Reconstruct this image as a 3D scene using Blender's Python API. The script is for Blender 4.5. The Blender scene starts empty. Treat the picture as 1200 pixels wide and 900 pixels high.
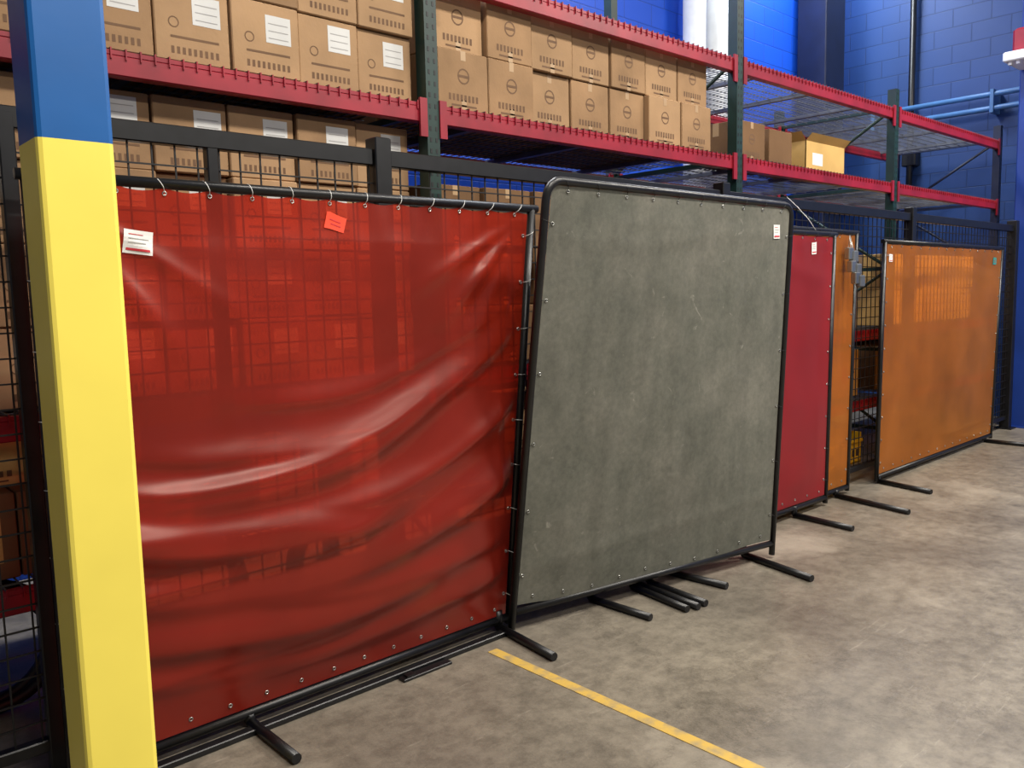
import bpy, math, random
from mathutils import Vector, Matrix
random.seed(7)
S=bpy.context.scene
try:
    S.view_settings.view_transform='Standard'; S.view_settings.look='None'
except Exception: pass

# ------------------------------------------------------------ camera
yaw,pit,roll=[math.radians(a) for a in (42.547,6.106,-1.3)]; f=978.1
fw=Vector((math.sin(yaw)*math.cos(pit),math.cos(yaw)*math.cos(pit),-math.sin(pit)))
r=Vector((math.cos(yaw),-math.sin(yaw),0)); u=r.cross(fw)
r2=r*math.cos(roll)+u*math.sin(roll); u2=-r*math.sin(roll)+u*math.cos(roll)
M=Matrix(((r2.x,u2.x,-fw.x,0),(r2.y,u2.y,-fw.y,0),(r2.z,u2.z,-fw.z,1.5),(0,0,0,1)))
cd=bpy.data.cameras.new('camera'); cam=bpy.data.objects.new('camera',cd); S.collection.objects.link(cam)
cam.matrix_world=M; cd.sensor_width=36; cd.lens=f/1200*36; cd.clip_start=0.02; S.camera=cam

# ------------------------------------------------------------ materials
def lin(c):
    return tuple(((v/255)/12.92 if v/255<=.04045 else ((v/255+.055)/1.055)**2.4) for v in c)+(1,)
def newmat(name):
    m=bpy.data.materials.new(name); m.use_nodes=True
    nt=m.node_tree; b=nt.nodes['Principled BSDF']; return m,nt,b
def N(nt,t,**k):
    n=nt.nodes.new(t)
    for a,v in k.items(): setattr(n,a,v)
    return n
def mat(name,col,rough=.5,metal=0,var=.12,scale=8,bump=0,bscale=40,spec=.5,emit=0):
    m,nt,b=newmat(name); L=nt.links.new
    tc=N(nt,'ShaderNodeTexCoord'); no=N(nt,'ShaderNodeTexNoise'); no.inputs['Scale'].default_value=scale; no.inputs['Detail'].default_value=6
    L(tc.outputs['Object'],no.inputs['Vector'])
    cr=N(nt,'ShaderNodeValToRGB'); c=lin(col)
    cr.color_ramp.elements[0].position=.3; cr.color_ramp.elements[1].position=.7
    cr.color_ramp.elements[0].color=tuple(max(0,v*(1-var*1.6)) for v in c[:3])+(1,)
    cr.color_ramp.elements[1].color=tuple(min(1,v*(1+var)) for v in c[:3])+(1,)
    L(no.outputs['Fac'],cr.inputs['Fac']); L(cr.outputs['Color'],b.inputs['Base Color'])
    b.inputs['Roughness'].default_value=rough; b.inputs['Metallic'].default_value=metal
    b.inputs['Specular IOR Level'].default_value=spec
    if bump:
        n2=N(nt,'ShaderNodeTexNoise'); n2.inputs['Scale'].default_value=bscale; n2.inputs['Detail'].default_value=4
        bp=N(nt,'ShaderNodeBump'); bp.inputs['Strength'].default_value=bump; bp.inputs['Distance'].default_value=.01
        L(tc.outputs['Object'],n2.inputs['Vector']); L(n2.outputs['Fac'],bp.inputs['Height']); L(bp.outputs['Normal'],b.inputs['Normal'])
    return m
BLACK=mat('black_painted_steel',(17,17,19),.38,0,.3,20)
WIRE=mat('black_wire',(14,14,16),.5,0,.2)
STEEL=mat('zinc_steel',(170,170,165),.3,.9,.1)
DSTEEL=mat('grey_wire_deck',(108,112,118),.45,.5,.15)
REDBEAM=mat('red_beam_paint',(146,24,42),.42,0,.2,5)
GREEN=mat('green_upright_paint',(18,48,42),.45,0,.2,6)
NAVY=mat('navy_upright_paint',(13,24,54),.45,0,.2,6)
YEL=mat('yellow_column_paint',(246,226,96),.42,0,.03,3,.06,10)
BLU=mat('blue_column_paint',(14,90,160),.4,0,.08,3,.06,10)
CARD=mat('cardboard',(168,136,102),.85,0,.14,3,.1,60,.2)
CARD1=mat('cardboard_weathered',(154,123,91),.85,0,.14,4,.1,60,.2)
CARD2=mat('cardboard_dark',(116,88,62),.85,0,.12,3,.1,60,.2)
CARD3=mat('cardboard_yellowish',(205,168,104),.85,0,.1,3,.1,60,.2)
TAPE=mat('packing_tape',(174,144,108),.35,0,.05)
INK=mat('brown_ink',(108,80,56),.8,0,.1)
LABEL=mat('white_label_paper',(228,228,224),.6,0,.03)
GLABEL=mat('carton_label_paper',(205,205,202),.6,0,.05)
FAINT=mat('faint_print',(160,158,156),.7,0,.05)
BLKPRINT=mat('label_print',(70,60,62),.7,0,.05)
REDPRINT=mat('label_red_print',(200,50,60),.7,0,.05)
ORSTICK=mat('orange_red_sticker',(240,72,40),.5,0,.05)
WHITEP=mat('white_pipe_paint',(225,228,230),.4,0,.05)
LBLUE=mat('light_blue_pipe_paint',(80,125,175),.4,0,.08)
YBOX=mat('yellow_bin_plastic',(225,190,40),.5,0,.08)
BRIGHTPACK=mat('added_pack_white_wrap',(236,230,222),.3,0,.12,6,.3,12)  # wrap of the packs added for bright patches behind the red vinyl
TIEB=mat('black_cable_tie',(20,20,22),.5,0,.05)

# concrete floor
m,nt,b=newmat('concrete_floor'); L=nt.links.new
tc=N(nt,'ShaderNodeTexCoord')
def noi(sc,de,ro=.6,di=0):
    n=N(nt,'ShaderNodeTexNoise'); n.inputs['Scale'].default_value=sc; n.inputs['Detail'].default_value=de; n.inputs['Roughness'].default_value=ro; n.inputs['Distortion'].default_value=di
    L(tc.outputs['Object'],n.inputs['Vector']); return n
def ramp(src,p0,c0,p1,c1):
    c=N(nt,'ShaderNodeValToRGB'); e=c.color_ramp.elements; e[0].position=p0; e[0].color=c0; e[1].position=p1; e[1].color=c1; L(src,c.inputs['Fac']); return c.outputs['Color']
def mul(a_,b_,fac=1,bl='MULTIPLY'):
    x=N(nt,'ShaderNodeMix',data_type='RGBA',blend_type=bl)
    if isinstance(fac,float) or isinstance(fac,int): x.inputs['Factor'].default_value=fac
    else: L(fac,x.inputs['Factor'])
    L(a_,x.inputs['A']); 
    if isinstance(b_,tuple): x.inputs['B'].default_value=b_
    else: L(b_,x.inputs['B'])
    return x.outputs['Result']
n1=noi(.8,8,.62); n2=noi(11,12,.8); n3=noi(110,4); n4=noi(2.2,12,.78,.2); n5=noi(.55,8,.65,.2)
c=ramp(n1.outputs['Fac'],.34,lin((108,101,91)),.66,lin((138,130,116)))
c=mul(c,ramp(n2.outputs['Fac'],.40,(.58,.57,.56,1),.58,(1.08,1.07,1.05,1)),.75)
c=mul(c,ramp(n4.outputs['Fac'],.38,(.66,.65,.64,1),.54,(1,1,1,1)),.6)
c=mul(c,lin((182,173,157)),ramp(n5.outputs['Fac'],.52,(0,0,0,1),.64,(.45,.45,.45,1)),'MIX')
vo=N(nt,'ShaderNodeTexVoronoi',feature='DISTANCE_TO_EDGE'); vo.inputs['Scale'].default_value=.33
va=N(nt,'ShaderNodeVectorMath',operation='ADD'); L(tc.outputs['Object'],va.inputs[0]); L(n4.outputs['Color'],va.inputs[1]); L(va.outputs[0],vo.inputs['Vector'])
c=mul(c,ramp(vo.outputs['Distance'],.0,(.6,.59,.58,1),.003,(1,1,1,1)),.8)
n7=noi(5,14,.85,.0); c=mul(c,(.5,.48,.46,1),ramp(n7.outputs['Fac'],.60,(0,0,0,1),.67,(.6,.6,.6,1)))
# fine pale scuffs, stretched along the traffic direction
mp=N(nt,'ShaderNodeMapping'); mp.inputs['Scale'].default_value=(.7,7,1); mp.inputs['Rotation'].default_value=(0,0,.5); L(tc.outputs['Object'],mp.inputs['Vector'])
ns=N(nt,'ShaderNodeTexNoise'); ns.inputs['Scale'].default_value=2.5; ns.inputs['Detail'].default_value=12; ns.inputs['Roughness'].default_value=.75; L(mp.outputs[0],ns.inputs['Vector'])
c=mul(c,lin((186,178,163)),ramp(ns.outputs['Fac'],.60,(0,0,0,1),.70,(.4,.4,.4,1)),'MIX')
L(c,b.inputs['Base Color'])
rr=N(nt,'ShaderNodeMapRange'); rr.inputs['To Min'].default_value=.25; rr.inputs['To Max'].default_value=.6
L(n2.outputs['Fac'],rr.inputs['Value']); L(rr.outputs['Result'],b.inputs['Roughness'])
bp=N(nt,'ShaderNodeBump'); bp.inputs['Strength'].default_value=.15; bp.inputs['Distance'].default_value=.01
L(n3.outputs['Fac'],bp.inputs['Height']); L(bp.outputs['Normal'],b.inputs['Normal'])
FLOOR=m
# painted block wall
def wallmat(name,c,axis):
    m,nt,b=newmat(name); L=nt.links.new
    tc=N(nt,'ShaderNodeTexCoord'); sp=N(nt,'ShaderNodeSeparateXYZ'); cb=N(nt,'ShaderNodeCombineXYZ')
    L(tc.outputs['Object'],sp.inputs[0]); L(sp.outputs[axis],cb.inputs['X']); L(sp.outputs['Z'],cb.inputs['Y'])
    br=N(nt,'ShaderNodeTexBrick'); br.inputs['Scale'].default_value=1; br.inputs['Brick Width'].default_value=.4; br.inputs['Row Height'].default_value=.2
    br.inputs['Mortar Size'].default_value=.006; br.inputs['Mortar Smooth'].default_value=.3
    cc=lin(c); br.inputs['Color1'].default_value=cc; br.inputs['Color2'].default_value=tuple(v*.9 for v in cc[:3])+(1,)
    br.inputs['Mortar'].default_value=tuple(v*.65 for v in cc[:3])+(1,)
    L(cb.outputs[0],br.inputs['Vector']); L(br.outputs['Color'],b.inputs['Base Color'])
    bp=N(nt,'ShaderNodeBump'); bp.inputs['Strength'].default_value=.5; bp.inputs['Distance'].default_value=.008; bp.invert=True
    L(br.outputs['Fac'],bp.inputs['Height']); L(bp.outputs['Normal'],b.inputs['Normal']); b.inputs['Roughness'].default_value=.5
    return m
WALLE=wallmat('blue_block_wall_end',(38,72,132),'Y'); WALLB=wallmat('blue_block_wall_back',(16,84,215),'X')
# worn floor line
m,nt,b=newmat('worn_yellow_line'); L=nt.links.new
tc=N(nt,'ShaderNodeTexCoord'); n1=N(nt,'ShaderNodeTexNoise'); n1.inputs['Scale'].default_value=18; n1.inputs['Detail'].default_value=8
L(tc.outputs['Object'],n1.inputs['Vector'])
cr=N(nt,'ShaderNodeValToRGB'); e=cr.color_ramp.elements; e[0].position=.3; e[0].color=lin((155,138,104)); e[1].position=.55; e[1].color=lin((198,164,80))
L(n1.outputs['Fac'],cr.inputs['Fac']); L(cr.outputs['Color'],b.inputs['Base Color']); b.inputs['Roughness'].default_value=.5
LINE=m
# vinyl
def vinyl(name,base,tint,see,rough,trans=.3,var=.1,film=(1,.7,.62,1),ior=1.42):
    m,nt,b=newmat(name); L=nt.links.new; out=nt.nodes['Material Output']
    tc=N(nt,'ShaderNodeTexCoord'); n1=N(nt,'ShaderNodeTexNoise'); n1.inputs['Scale'].default_value=2.2; n1.inputs['Detail'].default_value=8
    L(tc.outputs['Object'],n1.inputs['Vector'])
    cr=N(nt,'ShaderNodeValToRGB'); c=lin(base); e=cr.color_ramp.elements; e[0].position=.3; e[1].position=.7
    e[0].color=tuple(v*(1-var*1.5) for v in c[:3])+(1,); e[1].color=tuple(v*(1+var) for v in c[:3])+(1,)
    L(n1.outputs['Fac'],cr.inputs['Fac']); L(cr.outputs['Color'],b.inputs['Base Color'])
    b.inputs['Roughness'].default_value=rough
    tl=N(nt,'ShaderNodeBsdfTranslucent'); tl.inputs['Color'].default_value=lin(tint)
    tr=N(nt,'ShaderNodeBsdfTransparent'); tr.inputs['Color'].default_value=lin(tint)
    m1=N(nt,'ShaderNodeMixShader'); m1.inputs['Fac'].default_value=trans
    L(b.outputs[0],m1.inputs[1]); L(tl.outputs[0],m1.inputs[2])
    m2=N(nt,'ShaderNodeMixShader'); m2.inputs['Fac'].default_value=see
    L(m1.outputs[0],m2.inputs[1]); L(tr.outputs[0],m2.inputs[2])
    gl=N(nt,'ShaderNodeBsdfGlossy'); gl.inputs['Roughness'].default_value=rough; gl.inputs['Color'].default_value=film
    fr=N(nt,'ShaderNodeFresnel'); fr.inputs['IOR'].default_value=ior
    m3=N(nt,'ShaderNodeMixShader'); L(fr.outputs[0],m3.inputs['Fac']); L(m2.outputs[0],m3.inputs[1]); L(gl.outputs[0],m3.inputs[2])
    L(m3.outputs[0],out.inputs['Surface'])
    b.inputs['Specular IOR Level'].default_value=.15
    return m
VRED=vinyl('red_vinyl',(166,44,30),(255,88,50),.42,.29,.2,var=.14,film=(1,.76,.68,1),ior=1.48)
VRED2=vinyl('dark_red_vinyl',(146,28,38),(235,55,50),.2,.5,.2,ior=1.25)
VOR=vinyl('orange_vinyl',(214,122,42),(255,184,84),.48,.38,.3,var=.2,film=(1,.75,.45,1),ior=1.25)
# canvas
m,nt,b=newmat('olive_grey_canvas'); L=nt.links.new
tc=N(nt,'ShaderNodeTexCoord')
n1=noi(2.5,10,.7); n2=noi(9,12,.6,1.5)
c=ramp(n1.outputs['Fac'],.3,lin((82,84,74)),.7,lin((114,112,101)))
n6=noi(40,6,.7); c=mul(c,ramp(n6.outputs['Fac'],.35,(.8,.8,.8,1),.65,(1.08,1.08,1.08,1)),.6)
c=mul(c,lin((172,168,155)),ramp(n2.outputs['Fac'],.65,(0,0,0,1),.75,(.5,.5,.5,1)),'MIX')
n9=noi(4,10,.75,.8); c=mul(c,(.72,.72,.70,1),ramp(n9.outputs['Fac'],.56,(0,0,0,1),.66,(.6,.6,.6,1)))
mp=N(nt,'ShaderNodeMapping'); mp.inputs['Scale'].default_value=(9,9,.9); L(tc.outputs['Object'],mp.inputs['Vector'])
n8=N(nt,'ShaderNodeTexNoise'); n8.inputs['Scale'].default_value=1.2; n8.inputs['Detail'].default_value=8; L(mp.outputs[0],n8.inputs['Vector'])
c=mul(c,ramp(n8.outputs['Fac'],.35,(.82,.82,.82,1),.6,(1.03,1.03,1.03,1)),.7)
L(c,b.inputs['Base Color']); b.inputs['Roughness'].default_value=.75
wv=N(nt,'ShaderNodeTexNoise'); wv.inputs['Scale'].default_value=350; L(tc.outputs['Object'],wv.inputs['Vector'])
bp=N(nt,'ShaderNodeBump'); bp.inputs['Strength'].default_value=.25; bp.inputs['Distance'].default_value=.003
L(wv.outputs['Fac'],bp.inputs['Height']); L(bp.outputs['Normal'],b.inputs['Normal'])
CANVAS=m

# ------------------------------------------------------------ mesh builder
class MB:
    def __init__(s): s.v=[];s.f=[];s.m=[];s.mats=[];s.sm=[]
    def mi(s,m):
        if m not in s.mats: s.mats.append(m)
        return s.mats.index(m)
    def box(s,x0,x1,y0,y1,z0,z1,m,bev=0):
        k=s.mi(m); n=len(s.v)
        if bev:
            b=bev
            rings=[(z0,b),(z0+b,0),(z1-b,0),(z1,b)]
            for z,i in rings:
                s.v+=[(x0+i+b,y0+i,z),(x1-i-b,y0+i,z),(x1-i,y0+i+b,z),(x1-i,y1-i-b,z),(x1-i-b,y1-i,z),(x0+i+b,y1-i,z),(x0+i,y1-i-b,z),(x0+i,y0+i+b,z)]
            for q in range(3):
                for j in range(8):
                    a=n+q*8+j; c=n+q*8+(j+1)%8
                    s.f.append((a,c,c+8,a+8)); s.m.append(k); s.sm.append(False)
            s.f.append(tuple(n+j for j in range(7,-1,-1))); s.m.append(k); s.sm.append(False)
            s.f.append(tuple(n+24+j for j in range(8))); s.m.append(k); s.sm.append(False)
            return
        s.v+=[(x0,y0,z0),(x1,y0,z0),(x1,y1,z0),(x0,y1,z0),(x0,y0,z1),(x1,y0,z1),(x1,y1,z1),(x0,y1,z1)]
        for q in [(0,3,2,1),(4,5,6,7),(0,1,5,4),(1,2,6,5),(2,3,7,6),(3,0,4,7)]:
            s.f.append(tuple(n+i for i in q)); s.m.append(k); s.sm.append(False)
    def tube(s,pts,rad,m,n=10,cap=True,closed=False):
        k=s.mi(m); pts=[Vector(p) for p in pts]; base=len(s.v); K=len(pts)
        up=None
        for i,p in enumerate(pts):
            if closed: t=(pts[(i+1)%K]-pts[i-1]).normalized()
            else: t=((pts[i+1] if i<K-1 else p)-(pts[i-1] if i>0 else p)).normalized()
            if up is None:
                a=Vector((0,0,1)) if abs(t.z)<.9 else Vector((1,0,0)); up=(a-t*a.dot(t)).normalized()
            else: up=(up-t*up.dot(t)).normalized()
            sd=t.cross(up)
            for j in range(n):
                an=2*math.pi*j/n; s.v.append(tuple(p+up*math.cos(an)*rad+sd*math.sin(an)*rad))
        for i in range(K if closed else K-1):
            for j in range(n):
                a=base+i*n+j; b_=base+i*n+(j+1)%n; c=base+((i+1)%K)*n+(j+1)%n; d=base+((i+1)%K)*n+j
                s.f.append((a,b_,c,d)); s.m.append(k); s.sm.append(n>4)
        if cap and not closed:
            s.f.append(tuple(base+j for j in range(n-1,-1,-1))); s.m.append(k); s.sm.append(False)
            s.f.append(tuple(base+(K-1)*n+j for j in range(n))); s.m.append(k); s.sm.append(False)
    def quad(s,a,b,c,d,m):
        k=s.mi(m); n=len(s.v); s.v+=[tuple(a),tuple(b),tuple(c),tuple(d)]; s.f.append((n,n+1,n+2,n+3)); s.m.append(k); s.sm.append(False)
    def ring(s,cx,y,cz,r0,r1,m,n=14):
        k=s.mi(m); b=len(s.v)
        for j in range(n):
            a=2*math.pi*j/n; s.v+=[(cx+r0*math.cos(a),y,cz+r0*math.sin(a)),(cx+r1*math.cos(a),y,cz+r1*math.sin(a))]
        for j in range(n):
            a=b+2*j; c=b+2*((j+1)%n); s.f.append((a,a+1,c+1,c)); s.m.append(k); s.sm.append(False)
    def obj(s,name,parent=None):
        me=bpy.data.meshes.new(name); me.from_pydata(s.v,[],s.f)
        for q in s.mats: me.materials.append(q)
        me.polygons.foreach_set('material_index',s.m); me.polygons.foreach_set('use_smooth',s.sm); me.update()
        o=bpy.data.objects.new(name,me); S.collection.objects.link(o)
        if parent: o.parent=parent
        return o
def empty(name):
    o=bpy.data.objects.new(name,None); S.collection.objects.link(o); o.empty_display_size=.1; return o

# ------------------------------------------------------------ room
XE,YB=10.4,5.12
a=MB(); a.box(-4,XE+.2,-6,YB+.2,-.1,0,FLOOR); a.obj('floor')
a=MB(); a.box(XE,XE+.2,-6,YB+.2,0,6,WALLE); a.obj('wall_right')
a=MB(); a.box(-4,XE,YB,YB+.2,0,6,WALLB); a.obj('wall_back')
a=MB()
a.box(2.195,2.245,-3,2.58,.0,.0025,LINE); a.obj('floor_marking_line')

# foreground column (square tube w/ rounded corners)
def column(name,x0,x1,y0,y1,segs,b=.012):
    e=empty(name); z=0
    for i,(z1,m) in enumerate(segs):
        q=MB(); bb=b
        ring=[(x0+bb,y0),(x1-bb,y0),(x1-bb*.3,y0+bb*.3),(x1,y0+bb),(x1,y1-bb),(x1-bb*.3,y1-bb*.3),(x1-bb,y1),(x0+bb,y1),(x0+bb*.3,y1-bb*.3),(x0,y1-bb),(x0,y0+bb),(x0+bb*.3,y0+bb*.3)]
        n=len(ring); k=q.mi(m)
        for zz in (z,z1):
            q.v+=[(p[0],p[1],zz) for p in ring]
        for j in range(n): q.f.append((j,(j+1)%n,(j+1)%n+n,j+n)); q.m.append(k); q.sm.append(False)
        q.f.append(tuple(range(n-1,-1,-1))); q.m.append(k); q.sm.append(False)
        q.f.append(tuple(range(n,2*n))); q.m.append(k); q.sm.append(False)
        q.obj('shaft_%d'%(i+1),e); z=z1
    q=MB(); q.box(x0-.04,x1+.04,y0-.04,y1+.04,0,.015,segs[0][1])
    q.obj('base_plate',e)
    return e
column('steel_column',.516,.681,2.1,2.265,[(1.872,YEL),(6,BLU)])

# ------------------------------------------------------------ wire mesh fence
FY=2.86
fe=empty('wire_mesh_fence'); a=MB()
posts=[(-1.6,.07),(.62,.045),(1.24,.04),(1.93,.075),(4.35,.075),(7.06,.075),(9.58,.09)]
for x,w in posts:
    top=2.13 if w>.06 else 2.07
    a.box(x-w/2,x+w/2,FY-w/2,FY+w/2,0,top,BLACK,.004)
    if w>.06:
        a.box(x-.08,x+.08,FY-.08,FY+.08,0,.012,BLACK)
edges=[-1.6,1.93,4.35,7.06,9.58]
for i in range(4):
    x0=edges[i]+.04; x1=edges[i+1]-.04
    a.box(x0,x1,FY-.022,FY+.022,2.02,2.085,BLACK,.004); a.box(x0,x1,FY-.02,FY+.02,.10,.14,BLACK,.004)
a.obj('fence_frame',fe)
a=MB(); x=-1.55
while x<9.55:
    a.box(x-.0026,x+.0026,FY-.0026,FY+.0026,.12,2.03,WIRE); x+=.0762
z=.2
while z<2.02:
    a.box(-1.58,9.55,FY-.0078,FY-.0026,z-.0026,z+.0026,WIRE); z+=.0762
a.obj('mesh_wires',fe)

# ------------------------------------------------------------ pallet rack
RY0,RY1=3.14,4.2
UX=[-.10,2.40,4.93,7.34,9.92]
rk=empty('pallet_rack'); a=MB()
for i,x in enumerate(UX):
    mm=NAVY if i==4 else GREEN
    for y in (RY0,RY1):
        h=4.2 if i<3 else 3.15
        a.box(x-.035,x+.035,y-.035,y-.030,0,h,mm)
        a.box(x-.035,x-.030,y-.030,y+.035,0,h,mm); a.box(x+.030,x+.035,y-.030,y+.035,0,h,mm)
        a.box(x-.07,x+.07,y-.06,y+.06,0,.01,mm)
        if y==RY0:
            zz=.1
            while zz<h-.05:
                for dx in (-.016,.016): a.box(x+dx-.005,x+dx+.005,y-.0362,y-.0352,zz,zz+.02,WIRE)
                zz+=.05
    zs=[.25,.95,1.65,2.35,3.0]
    for j,zz in enumerate(zs):
        a.box(x-.015,x+.015,RY0+.03,RY1-.03,zz-.015,zz+.015,mm)
        if j<4:
            p,q=((RY0+.04),(RY1-.04)); 
            if j%2: p,q=q,p
            a.tube([(x,p,zz+.03),(x,q,zs[j+1]-.03)],.014,mm,6)
a.obj('upright_frames',rk)
a=MB(); d=MB()
def level(i,z,deck=True):
    x0=UX[i]+.036; x1=UX[i+1]-.036
    for y in (RY0,RY1):
        sg=1 if y==RY0 else -1
        a.box(x0,x1,y-.03,y+.02,z-.085,z-.015,REDBEAM,.004)
        a.box(x0,x1,min(y,y+sg*-.03),max(y,y+sg*-.03),z-.015,z,REDBEAM)
        for xx in (x0,x1-.04): a.box(xx,xx+.04,y-.042,y-.03,z-.15,z+.02,REDBEAM)
    if deck:
        x=x0+.03
        while x<x1-.02:
            d.box(x-.0025,x+.0025,RY0-.034,RY1,z+.002,z+.007,DSTEEL)
            d.box(x-.0025,x+.0025,RY0-.037,RY0-.031,z-.03,z+.007,REDBEAM)
            x+=.05
        y=RY0+.05
        while y<RY1: 
            d.box(x0+.02,x1-.02,y-.0025,y+.0025,z-.003,z+.002,DSTEEL); y+=.1
        for k in range(3):
            xx=x0+(x1-x0)*(k+.5)/3; d.box(xx-.02,xx+.02,RY0+.02,RY1-.02,z-.03,z-.004,DSTEEL)
for i in range(4):
    level(i,2.37)
    level(i,1.14); level(i,.56)
for i in (1,2,3): level(i,2.99)
a.obj('load_beams',rk); d.obj('wire_decks',rk)

# ------------------------------------------------------------ cartons
def carton(q,x0,x1,y0,y1,z0,z1,c,style):
    g=random.uniform(.002,.006)
    x0+=g;x1-=g;z1-=.003
    if c is CARD and random.random()<.4: c=CARD1
    j=random.uniform(-.018,.018); y0+=j
    q.box(x0,x1,y0,y1,z0,z1,c,.004)
    w=x1-x0;h=z1-z0;cx=(x0+x1)/2;y=y0-.0008
    def R(ax,bx,az,bz,m,dy=0): q.quad((x0+ax*w,y-dy,z0+az*h),(x0+bx*w,y-dy,z0+az*h),(x0+bx*w,y-dy,z0+bz*h),(x0+ax*w,y-dy,z0+bz*h),m)
    q.quad((x0-.0008,y0+.5*(y1-y0)-.025,z1-.09),(x0-.0008,y0+.5*(y1-y0)+.025,z1-.09),(x0-.0008,y0+.5*(y1-y0)+.025,z1),(x0-.0008,y0+.5*(y1-y0)-.025,z1),TAPE)
    if style==0: return
    if style==1:
        ox=random.uniform(-.06,.05); oz=random.uniform(-.06,.03)
        R(.5+ox,.88+ox,.52+oz,.9+oz,GLABEL)
        for t in range(3): R(.54+ox,.84+ox,.58+t*.1+oz,.592+t*.1+oz,FAINT,.0006)
        q.ring(x0+.25*w,y,z0+.5*h,.016,.020,INK)
        R(.2,.85,.30,.33,INK); 
        for k in range(9): R(.2+k*.075,.2+k*.075+.04,.1,.19,INK)
    elif style==2:
        R(.45,.55,.0,.18,TAPE); R(.45,.55,.84,1,TAPE)
        q.ring(cx,y,z0+.58*h,.030,.037,INK)
        R(.40,.60,.56,.60,INK,.0003)
        for k in range(8): R(.2+k*.077,.2+k*.077+.045,.16,.27,INK)
        R(.25,.75,.07,.10,INK)
    elif style==3:
        R(.15,.85,.2,.75,CARD3); R(.2,.5,.3,.65,REDPRINT,.0005); R(.55,.8,.35,.4,BLKPRINT,.0005);R(.55,.8,.5,.55,BLKPRINT,.0005)
def stack(x0,x1,w,z0,layers,h,y,c,style,depth=.48,jit=.0,rows=2,drop=0):
    q=MB(); 
    for l in range(layers):
        x=x0
        while x+w<=x1+.01:
            if random.random()>=drop or l==0:
                jy=random.uniform(0,jit)
                for rw in range(rows):
                    carton(q,x,x+w,y+jy+rw*(depth+.02),y+jy+rw*(depth+.02)+depth-.01,z0+l*h,z0+(l+1)*h,c,style if rw==0 else 0)
            x+=w
    return q.obj('cardboard_box_stack')
DZ=.009
stack(.02,2.36,.29,2.37+DZ,3,.28,3.15,CARD,1,jit=.02)
stack(.02,2.36,.29,1.14+DZ,4,.28,3.2,CARD,1,jit=.03)
stack(2.48,4.75,.315,2.37+DZ,2,.28,3.16,CARD,2,jit=.05)
stack(2.5,4.85,.33,1.14+DZ,3,.3,3.25,CARD2,2,jit=.05)
stack(-.02,1.4,.33,.56+DZ,1,.30,3.22,CARD2,3,jit=.05)
stack(.02,1.4,.36,.56+DZ+.30,1,.2,3.3,CARD3,2,jit=.08)
stack(2.9,4.8,.38,.56+DZ,1,.42,3.25,CARD,1)
stack(5.05,7.2,.4,1.14+DZ,2,.32,3.25,CARD2,2,jit=.05,drop=.25)
stack(5.05,7.2,.4,.56+DZ,1,.4,3.25,CARD3,3,jit=.05)
stack(7.5,9.8,.42,1.14+DZ,2,.32,3.22,CARD3,0,jit=.05)
stack(7.5,9.8,.42,.56+DZ,1,.38,3.25,CARD2,2,jit=.05)
q=MB()
carton(q,5.12,5.47,3.22,3.6,2.37+DZ,2.37+DZ+.28,CARD2,2)
carton(q,5.55,5.88,3.25,3.6,2.37+DZ,2.37+DZ+.27,CARD2,0)
q.obj('cardboard_box_stack')
# white wrapped packs added to show as bright glow patches through the red vinyl
q=MB()
for (x,w_,z0,h) in [(1.5,.3,.569,.22),(1.95,.26,.569,.3),(1.5,.22,.80,.12)]:
    q.box(x,x+w_,3.22,3.6,z0,z0+h,BRIGHTPACK,.015)
    q.box(x+.02,x+w_-.02,3.215,3.22,z0+.05,z0+.1,FAINT)
q.obj('added_bright_packs')
# open-top light carton with flaps
q=MB(); X0,X1,Y0,Y1,Z0,Z1=5.98,6.6,3.2,3.6,2.379,2.6
q.box(X0,X1,Y0,Y1,Z0,Z0+.006,CARD3); q.box(X0,X1,Y0,Y0+.006,Z0,Z1,CARD3); q.box(X0,X1,Y1-.006,Y1,Z0,Z1,CARD3)
q.box(X0,X0+.006,Y0,Y1,Z0,Z1,CARD3); q.box(X1-.006,X1,Y0,Y1,Z0,Z1,CARD3)
q.quad((X0,Y0,Z1),(X1,Y0,Z1),(X1,Y0-.05,Z1+.05),(X0,Y0-.05,Z1+.05),CARD3)
q.quad((X0,Y1,Z1),(X1,Y1,Z1),(X1,Y1+.09,Z1+.05),(X0,Y1+.09,Z1+.05),CARD3)
q.quad((X0,Y0,Z1),(X0,Y1,Z1),(X0-.07,Y1,Z1+.06),(X0-.07,Y0,Z1+.06),CARD3)
q.quad((X0+.1,Y0-.001,Z0+.05),(X0+.26,Y0-.001,Z0+.05),(X0+.26,Y0-.001,Z0+.14),(X0+.1,Y0-.001,Z0+.14),LABEL)
q.obj('open_cardboard_box')
# yellow bins
def bin_(x,z,y=3.2):
    q=MB(); w,dp,h=.36,.4,.26; t=.012
    q.box(x,x+w,y,y+dp,z,z+t,YBOX); q.box(x,x+w,y,y+t,z,z+h*.75,YBOX,.003); q.box(x,x+w,y+dp-t,y+dp,z,z+h,YBOX,.003)
    q.box(x,x+t,y,y+dp,z,z+h,YBOX,.003); q.box(x+w-t,x+w,y,y+dp,z,z+h,YBOX,.003); q.box(x-.01,x+w+.01,y-.012,y,z+h*.68,z+h*.78,YBOX,.003)
    for k in range(4): q.box(x+.05+k*.07,x+.09+k*.07,y-.002,y,z+.06,z+.12,BLKPRINT)
    q.obj('yellow_storage_bin')
for x in (5.3,5.75,6.2,6.65): bin_(x,.0+.001)
# hose coils on floor left
for cx in (.55,1.3,2.0):
    q=MB()
    pts=[]
    for t in range(150):
        an=t/150*2*math.pi*5; rr_=.22+.012*math.sin(an*1.3); pts.append((cx+rr_*math.cos(an),3.42+.02*t/30,.26+rr_*math.sin(an)))
    q.tube(pts,.022,WIRE,8); q.obj('hose_coil')

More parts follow.
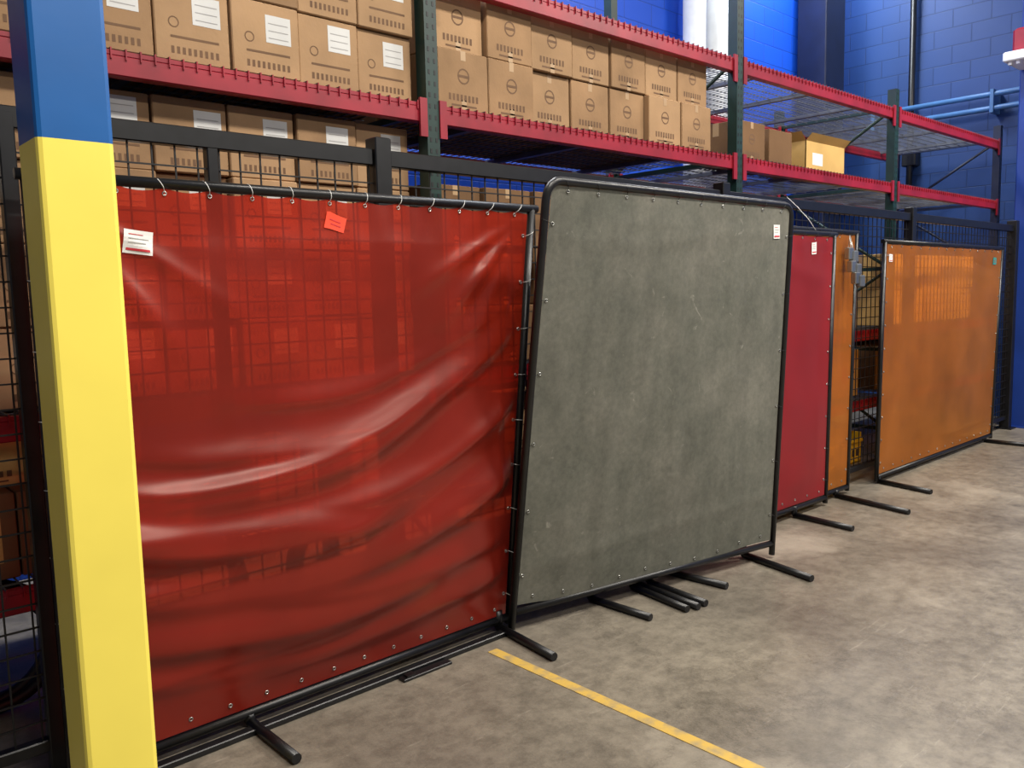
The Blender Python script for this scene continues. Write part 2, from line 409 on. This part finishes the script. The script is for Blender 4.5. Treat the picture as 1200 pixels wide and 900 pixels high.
# ------------------------------------------------------------ welding screens
def lerp(a,b,t): return a+(b-a)*t
def make_screen(name,BL,BR,TR,TL,mat_,disp,nu=140,nv=120,round_top=False,feet=(),ties=12,inset=.022,pipe=.017,labels=(),tiem=None,floorbar=False):
    E=empty(name); BL,BR,TR,TL=[Vector(p) for p in (BL,BR,TR,TL)]; tiem=tiem or LABEL
    def S0(u,v): return (BL*(1-u)+BR*u)*(1-v)+(TL*(1-u)+TR*u)*v
    W=(BR-BL).length; H=(TL-BL).length
    nrm=((BR-BL).cross(TL-BL)).normalized()
    if nrm.y>0: nrm=-nrm
    def P(u,v): # cloth
        uu=inset/W+(1-2*inset/W)*u; vv=inset/H+(1-1.6*inset/H)*v
        p=S0(uu,vv); dy,dz=disp(u,v); return p+nrm*(dy+.004)+Vector((0,0,dz))
    a=MB(); k=a.mi(mat_)
    for j in range(nv+1):
        for i in range(nu+1):
            a.v.append(tuple(P(i/nu,j/nv)))
    for j in range(nv):
        for i in range(nu):
            q=j*(nu+1)+i; a.f.append((q,q+1,q+nu+2,q+nu+1)); a.m.append(k); a.sm.append(True)
    a.obj('curtain',E)
    fr=MB(); rc=.07 if round_top else .0
    def gz(p): return Vector((p.x,p.y,.02))
    if round_top:
        du=(TR-TL).normalized(); dv1=(BL-TL).normalized(); dv2=(BR-TR).normalized()
        path=[gz(BL)]+[TL+dv1*rc]+[TL+dv1*rc*(1-math.sin(t))+du*rc*(1-math.cos(t)) for t in (.4,.8,1.2)]+[TL+du*rc,TR-du*rc]+[TR-du*rc*(1-math.sin(t))+dv2*rc*(1-math.cos(t)) for t in (1.2,.8,.4)][::-1][::-1]+[TR+dv2*rc,gz(BR)]
        path=[gz(BL),TL+dv1*rc]+[TL+dv1*rc*(1-math.sin(t))+du*rc*(1-math.cos(t)) for t in (.4,.8,1.2)]+[TL+du*rc,TR-du*rc]+[TR-du*rc*(1-math.sin(t))+dv2*rc*(1-math.cos(t)) for t in (.4,.8,1.2)]+[TR+dv2*rc,gz(BR)]
        fr.tube(path,pipe,BLACK)
    else:
        fr.tube([gz(BL),TL],pipe,BLACK); fr.tube([gz(BR),TR],pipe,BLACK); fr.tube([TL-(TR-TL).normalized()*.03,TR+(TR-TL).normalized()*.03],pipe,BLACK)
    fr.tube([BL,BR],pipe,BLACK)
    if floorbar: fr.box(BL.x,BR.x-.05,BL.y-.075,BL.y-.035,.0,.022,BLACK,.003)
    fr.obj('pipe_frame',E)
    if feet:
        ft=MB()
        for (x0,y0,x1,y1) in feet:
            ft.tube([(x0,y0,.019),(x1,y1,.019)],.018,BLACK,10)
            ft.tube([(x0,y0,.019),(x0,y0,max(.05,BL.z))],.019,BLACK,10)
        ft.obj('feet',E)
    t=MB()
    def tie(u,v,du,dv):
        p=P(u,v); q=S0(min(1,max(0,u+du)),min(1,max(0,v+dv)))
        dd=(q-p).normalized()
        t.tube([p+nrm*.003,(p+q)/2+nrm*.017,q+nrm*.0185,q+dd*.013+nrm*.013,q+dd*.0185],.0013,tiem,5)
    for i in range(ties): tie((i+.5)/ties,.994,0,.05)
    for i in range(max(4,ties-4)):
        v_=(i+.5)/max(4,ties-4); tie(.996,v_,.05,0); tie(.004,v_,-.05,0)
    def grom(u,v):
        c=P(u,v)+nrm*.002; pts=[]
        du=(BR-BL).normalized(); dv=Vector((0,0,1))
        for j in range(10):
            an=2*math.pi*j/10; pts.append(c+du*math.cos(an)*.006+dv*math.sin(an)*.006)
        t.tube(pts,.0022,STEEL,5,closed=True)
    for i in range(ties): grom((i+.5)/ties,.990); grom((i+.5)/ties,.02)
    for i in range(max(4,ties-4)):
        v_=(i+.5)/max(4,ties-4); grom(.989,v_); grom(.011,v_)
    t.obj('ties_and_grommets',E)
    for n_,(u0,v0,w_,h_,rot,mt,pr) in enumerate(labels):
        a=MB(); n=6
        def LP(sx,sy,off):
            ca,sa=math.cos(rot),math.sin(rot); xx=sx*w_/2;yy=sy*h_/2
            return P(u0+(xx*ca-yy*sa)/W,v0+(xx*sa+yy*ca)/H)+nrm*off
        def patch(ax,bx,ay,by,off,mm):
            for i in range(n):
                for j in range(n):
                    A=lambda i,j:LP(lerp(ax,bx,i/n),lerp(ay,by,j/n),off)
                    a.quad(A(i,j),A(i+1,j),A(i+1,j+1),A(i,j+1),mm)
        patch(-1,1,-1,1,.004,mt)
        if pr:
            patch(-.8,.8,-.75,-.55,.0055,REDPRINT); patch(-.7,.5,-.1,-.04,.0055,FAINT); patch(-.7,.7,.25,.31,.0055,FAINT); patch(-.7,.3,.6,.66,.0055,REDPRINT)
        else:
            patch(-.6,.5,.1,.2,.0055,REDPRINT) ; patch(-.4,.6,-.4,-.3,.0055,REDPRINT)
        a.obj('label_%d'%(n_+1),E)
    return E
def g(x,s): return math.exp(-(x/s)**2)
from mathutils import noise
def d_red(u,v):
    env=min(1,v*18,(1-v)*12)*min(1,u*12,(1-u)*16); env=max(0,env)
    y=.03*math.sin(math.pi*u)*math.sin(math.pi*v)+.04*math.sin(math.pi*u)*g(v-.25,.22)
    wob=.014*noise.noise(Vector((u*3.5,v*1.5,21)))
    for (a_,b_,u0,s,am,ul,uh) in [(.44,.62,.28,.024,.036,-1,2),(.51,.48,.35,.014,.015,.05,.95),(.335,.55,.36,.028,.046,-1,2),(.235,.42,.40,.024,.040,-1,2),(.395,-.35,.1,.020,.022,-1,.6),(.145,.32,.45,.024,.034,-1,2),(.60,.7,.42,.012,.009,.25,2),(.285,.25,.15,.011,.014,-1,.7),(.19,.2,.7,.012,.013,.3,2),(.39,.9,.55,.010,.010,.4,2),(.46,.6,.25,.009,.008,-1,.8),(.075,.22,.5,.018,.020,-1,2),(.11,.12,.2,.010,.010,-1,.6)]:
        t=v-(a_+wob+b_*(u-u0)**2); w=min(1,max(0,(u-ul)*6))*min(1,max(0,(uh-u)*6))
        w*=.8+.4*math.sin(5*u+a_*40)
        s2=s*(1+.4*u)
        y+=am*w*(math.exp(-(t/s2)**2) if t<0 else math.exp(-(t/(s2*2.0))**2))
    for (sl,s,am) in [(1.1,.020,.022),(.6,.016,.016),(1.9,.022,.016),(3.2,.02,.010)]:
        du=1-u; dv=1-v; t=(dv-du*sl)/math.sqrt(1+sl*sl); rr_=math.hypot(du,dv)
        y+=am*g(t,s*(.5+rr_*2.5))*max(0,1-abs(rr_-.18)/.2)
    for (sl,s,am) in [(1.4,.018,.012),(.7,.014,.009),(2.6,.018,.009)]:
        du=u; dv=1-v; t=(dv-du*sl)/math.sqrt(1+sl*sl); rr_=math.hypot(du,dv)
        y+=am*g(t,s*(.5+rr_*2.5))*max(0,1-abs(rr_-.22)/.22)
    y+=.016*noise.noise(Vector((u*2.5,v*4,1)))+.0034*noise.noise(Vector((u*6,v*11,5)))+.0008*noise.noise(Vector((u*20,v*26,9)))
    y+=.006*math.cos(u*13*2*math.pi)*g(1-v,.07)
    y+=.006*math.sin(u*30+3*v)*g(v,.05)
    dz=-.012*abs(math.sin(u*13*math.pi+math.pi/2))*g(1-v,.05)
    return y*env,dz
def d_grey(u,v):
    env=max(0,min(1,v*14,(1-v)*14)*min(1,u*16,(1-u)*16))
    y=.012*noise.noise(Vector((u*2.5,v*2.5,3)))+.003*noise.noise(Vector((u*9,v*7,8)))+.01*math.sin(math.pi*u)*math.sin(math.pi*v)
    for c in (.25,.5,.75): y+=.003*g(u-c-.02*math.sin(v*5),.03)
    y+=.003*g(v-.1-.05*u,.02)+.0022*g(v-.9+.02*math.sin(6*u),.02)+.0012*noise.noise(Vector((u*30,v*26,2)))
    dz=-.018*math.sin(math.pi*u)*g(v,.1)-.006*abs(math.sin(u*10*math.pi))*g(1-v,.05)+.01*math.cos(u*14)*g(v,.06)
    return y*env,dz
def d_mild(seed,am=1):
    def fn(u,v):
        env=max(0,min(1,v*12,(1-v)*12)*min(1,u*14,(1-u)*14))
        y=.022*noise.noise(Vector((u*2.2,v*2.2,seed)))+.006*noise.noise(Vector((u*6,v*5,seed+4)))+.005*g(v-.88+.04*math.cos(6.3*u),.03)
        y+=.005*math.cos(u*10*2*math.pi)*g(1-v,.06)
        return y*env*am,-.008*abs(math.sin(u*10*math.pi))*g(1-v,.06)
    return fn
make_screen('red_welding_screen',(.63,2.72,.05),(2.44,2.72,.05),(2.50,2.58,1.86),(.63,2.70,1.87),VRED,d_red,220,220,feet=[(1.20,2.72,1.20,2.38)],ties=13,floorbar=True,
   labels=[(.145,.905,.085,.075,-.12,LABEL,True),(.51,.955,.075,.06,-.25,ORSTICK,False)])
make_screen('grey_canvas_screen',(2.40,2.655,.095),(4.13,2.38,.085),(4.19,2.32,1.94),(2.34,2.32,1.94),CANVAS,d_grey,110,110,round_top=True,
   feet=[(2.38,2.72,2.33,2.32),(4.03,2.5,3.92,2.03)],ties=10,tiem=TIEB,labels=[(.93,.93,.06,.075,.05,LABEL,True)])
make_screen('dark_red_welding_screen',(3.42,2.71,.08),(5.40,2.71,.06),(5.42,2.69,1.85),(3.42,2.69,1.85),VRED2,d_mild(2),80,60,
   feet=[(3.5,2.71,3.53,2.28),(4.98,2.71,4.93,2.29)],ties=12,tiem=TIEB,labels=[(.87,.955,.06,.08,.05,LABEL,True)])
make_screen('narrow_orange_welding_screen',(3.95,2.775,.06),(5.84,2.765,.05),(5.87,2.75,1.88),(3.95,2.75,1.88),VOR,d_mild(7,.6),80,60,
   feet=[(5.66,2.76,5.54,2.2)],ties=12,tiem=TIEB,labels=[(.955,.93,.07,.08,-.05,LABEL,True)])
make_screen('orange_welding_screen',(6.27,2.74,.05),(8.76,2.74,.05),(8.82,2.72,1.83),(6.27,2.72,1.83),VOR,d_mild(12),90,60,
   feet=[(6.3,2.74,6.2,2.31),(8.6,2.74,8.6,2.35)],ties=14,tiem=TIEB,labels=[(.03,.94,.06,.06,.0,LABEL,True),(.93,.94,.09,.07,0,mat('teal_sticker',(60,140,130),.5),False)])
# loose foot bars lying on the floor below the grey screen
for pts in ([(2.93,2.66,.018),(2.94,2.30,.018)],[(3.20,2.62,.018),(3.14,2.24,.018)],[(3.25,2.62,.018),(3.20,2.22,.018)],[(3.31,2.60,.018),(3.26,2.22,.018)]):
    q=MB(); q.tube(pts,.017,BLACK,10); q.tube([pts[0],(pts[0][0],pts[0][1],.09)],.018,BLACK,10); q.obj('screen_foot_bar')
q=MB(); q.box(1.78,2.02,2.60,2.64,0,.012,BLACK,.002); q.box(1.80,1.84,2.605,2.635,.012,.02,BLACK); q.obj('flat_steel_bar')
# clip bundle hanging at the narrow orange screen corner
q=MB()
for k,(dx,dz) in enumerate([(0,0),(.05,-.02),(0,-.09),(.06,-.11),(.02,-.17),(.07,-.19)]):
    q.box(5.63+dx,5.70+dx,2.68-.01*k,2.72-.01*k,1.74+dz-.05,1.74+dz+.03,DSTEEL if k%2 else STEEL,.006)
    q.tube([(5.685+dx,2.715-.01*k,1.78+dz),(5.70,2.715,1.86)],.002,STEEL,5)
q.obj('hanging_clip_bundle')
q=MB(); q.tube([(5.05,2.83,2.09),(5.06,2.76,2.02),(5.09,2.70,1.94),(5.14,2.675,1.87)],.002,LABEL,5); q.obj('white_cord')

# ------------------------------------------------------------ background things
q=MB()
for x,rd in ((6.98,.11),(7.32,.14)):
    q.tube([(x,4.9,0),(x,4.9,6)],rd,WHITEP,16)
    for z in (2.9,3.5,4.7): q.tube([(x,4.9,z),(x,4.9,z+.08)],rd+.015,WHITEP,16)
q.obj('white_vertical_pipes')
column('navy_building_column',9.2,9.65,4.7,5.05,[(6,NAVY)])
column('navy_building_column',7.62,7.78,4.85,5.05,[(6,NAVY)])
q=MB(); q.tube([(9.95,4.95,0),(9.95,4.95,6)],.07,NAVY,12); q.tube([(9.95,4.95,3.2),(9.95,4.95,3.3)],.09,NAVY,12); q.obj('dark_conduit_pipe')
q=MB(); q.tube([(10.3,4.2,0),(10.3,4.2,6)],.035,BLACK,10); q.box(10.26,10.4,4.12,4.28,2.9,3.1,BLACK,.01); q.obj('wall_conduit')
q=MB()
for z in (3.55,3.4): q.tube([(10.22,1.2,z),(10.22,5.0,z)],.03,LBLUE,10)
for y in (2.0,3.3,4.6): q.box(10.18,10.4,y-.02,y+.02,3.35,3.6,LBLUE,.004)
q.obj('light_blue_wall_pipes')
column('blue_building_column',9.72,10.02,2.55,2.9,[(6,mat('deep_blue_paint',(22,54,132),.45,0,.1,3))])
q=MB(); q.box(9.2,9.7,2.5,2.9,3.63,3.72,WHITEP,.01); q.box(9.3,9.65,2.55,2.85,3.72,3.95,REDBEAM,.02)
for k in range(5): q.box(9.24,9.28,2.55+k*.07,2.58+k*.07,3.60,3.63,WHITEP)
q.obj('wall_unit_heater')

# ------------------------------------------------------------ lights
w=bpy.data.worlds.new('world'); S.world=w; w.use_nodes=True
bg=w.node_tree.nodes['Background']; bg.inputs[0].default_value=(.92,.92,1,1); bg.inputs[1].default_value=.17
def area(name,loc,tgt,sx,sy,p,c=(1,.94,.85)):
    l=bpy.data.lights.new(name,'AREA'); l.shape='RECTANGLE'; l.size=sx; l.size_y=sy; l.energy=p; l.color=c
    o=bpy.data.objects.new(name,l); S.collection.objects.link(o); o.location=loc
    o.rotation_euler=(Vector(tgt)-Vector(loc)).to_track_quat('-Z','Y').to_euler(); return o
for i,(x,y,p) in enumerate([(1.0,-.3,235),(4.2,-.1,205),(8.0,.0,370),(2.5,-4,200),(7,-4,250)]):
    area('ceiling_lamp',(x,y,5.6),(x,y+.3,0),1.6,.4,p)
area('ceiling_lamp',(8.6,4.5,5.7),(8.6,5.1,2.5),2.8,.3,160,(.85,.92,1))
area('ceiling_lamp',(2.5,4.7,5.7),(2.5,4.6,0),4,.3,280,(.95,.97,1))
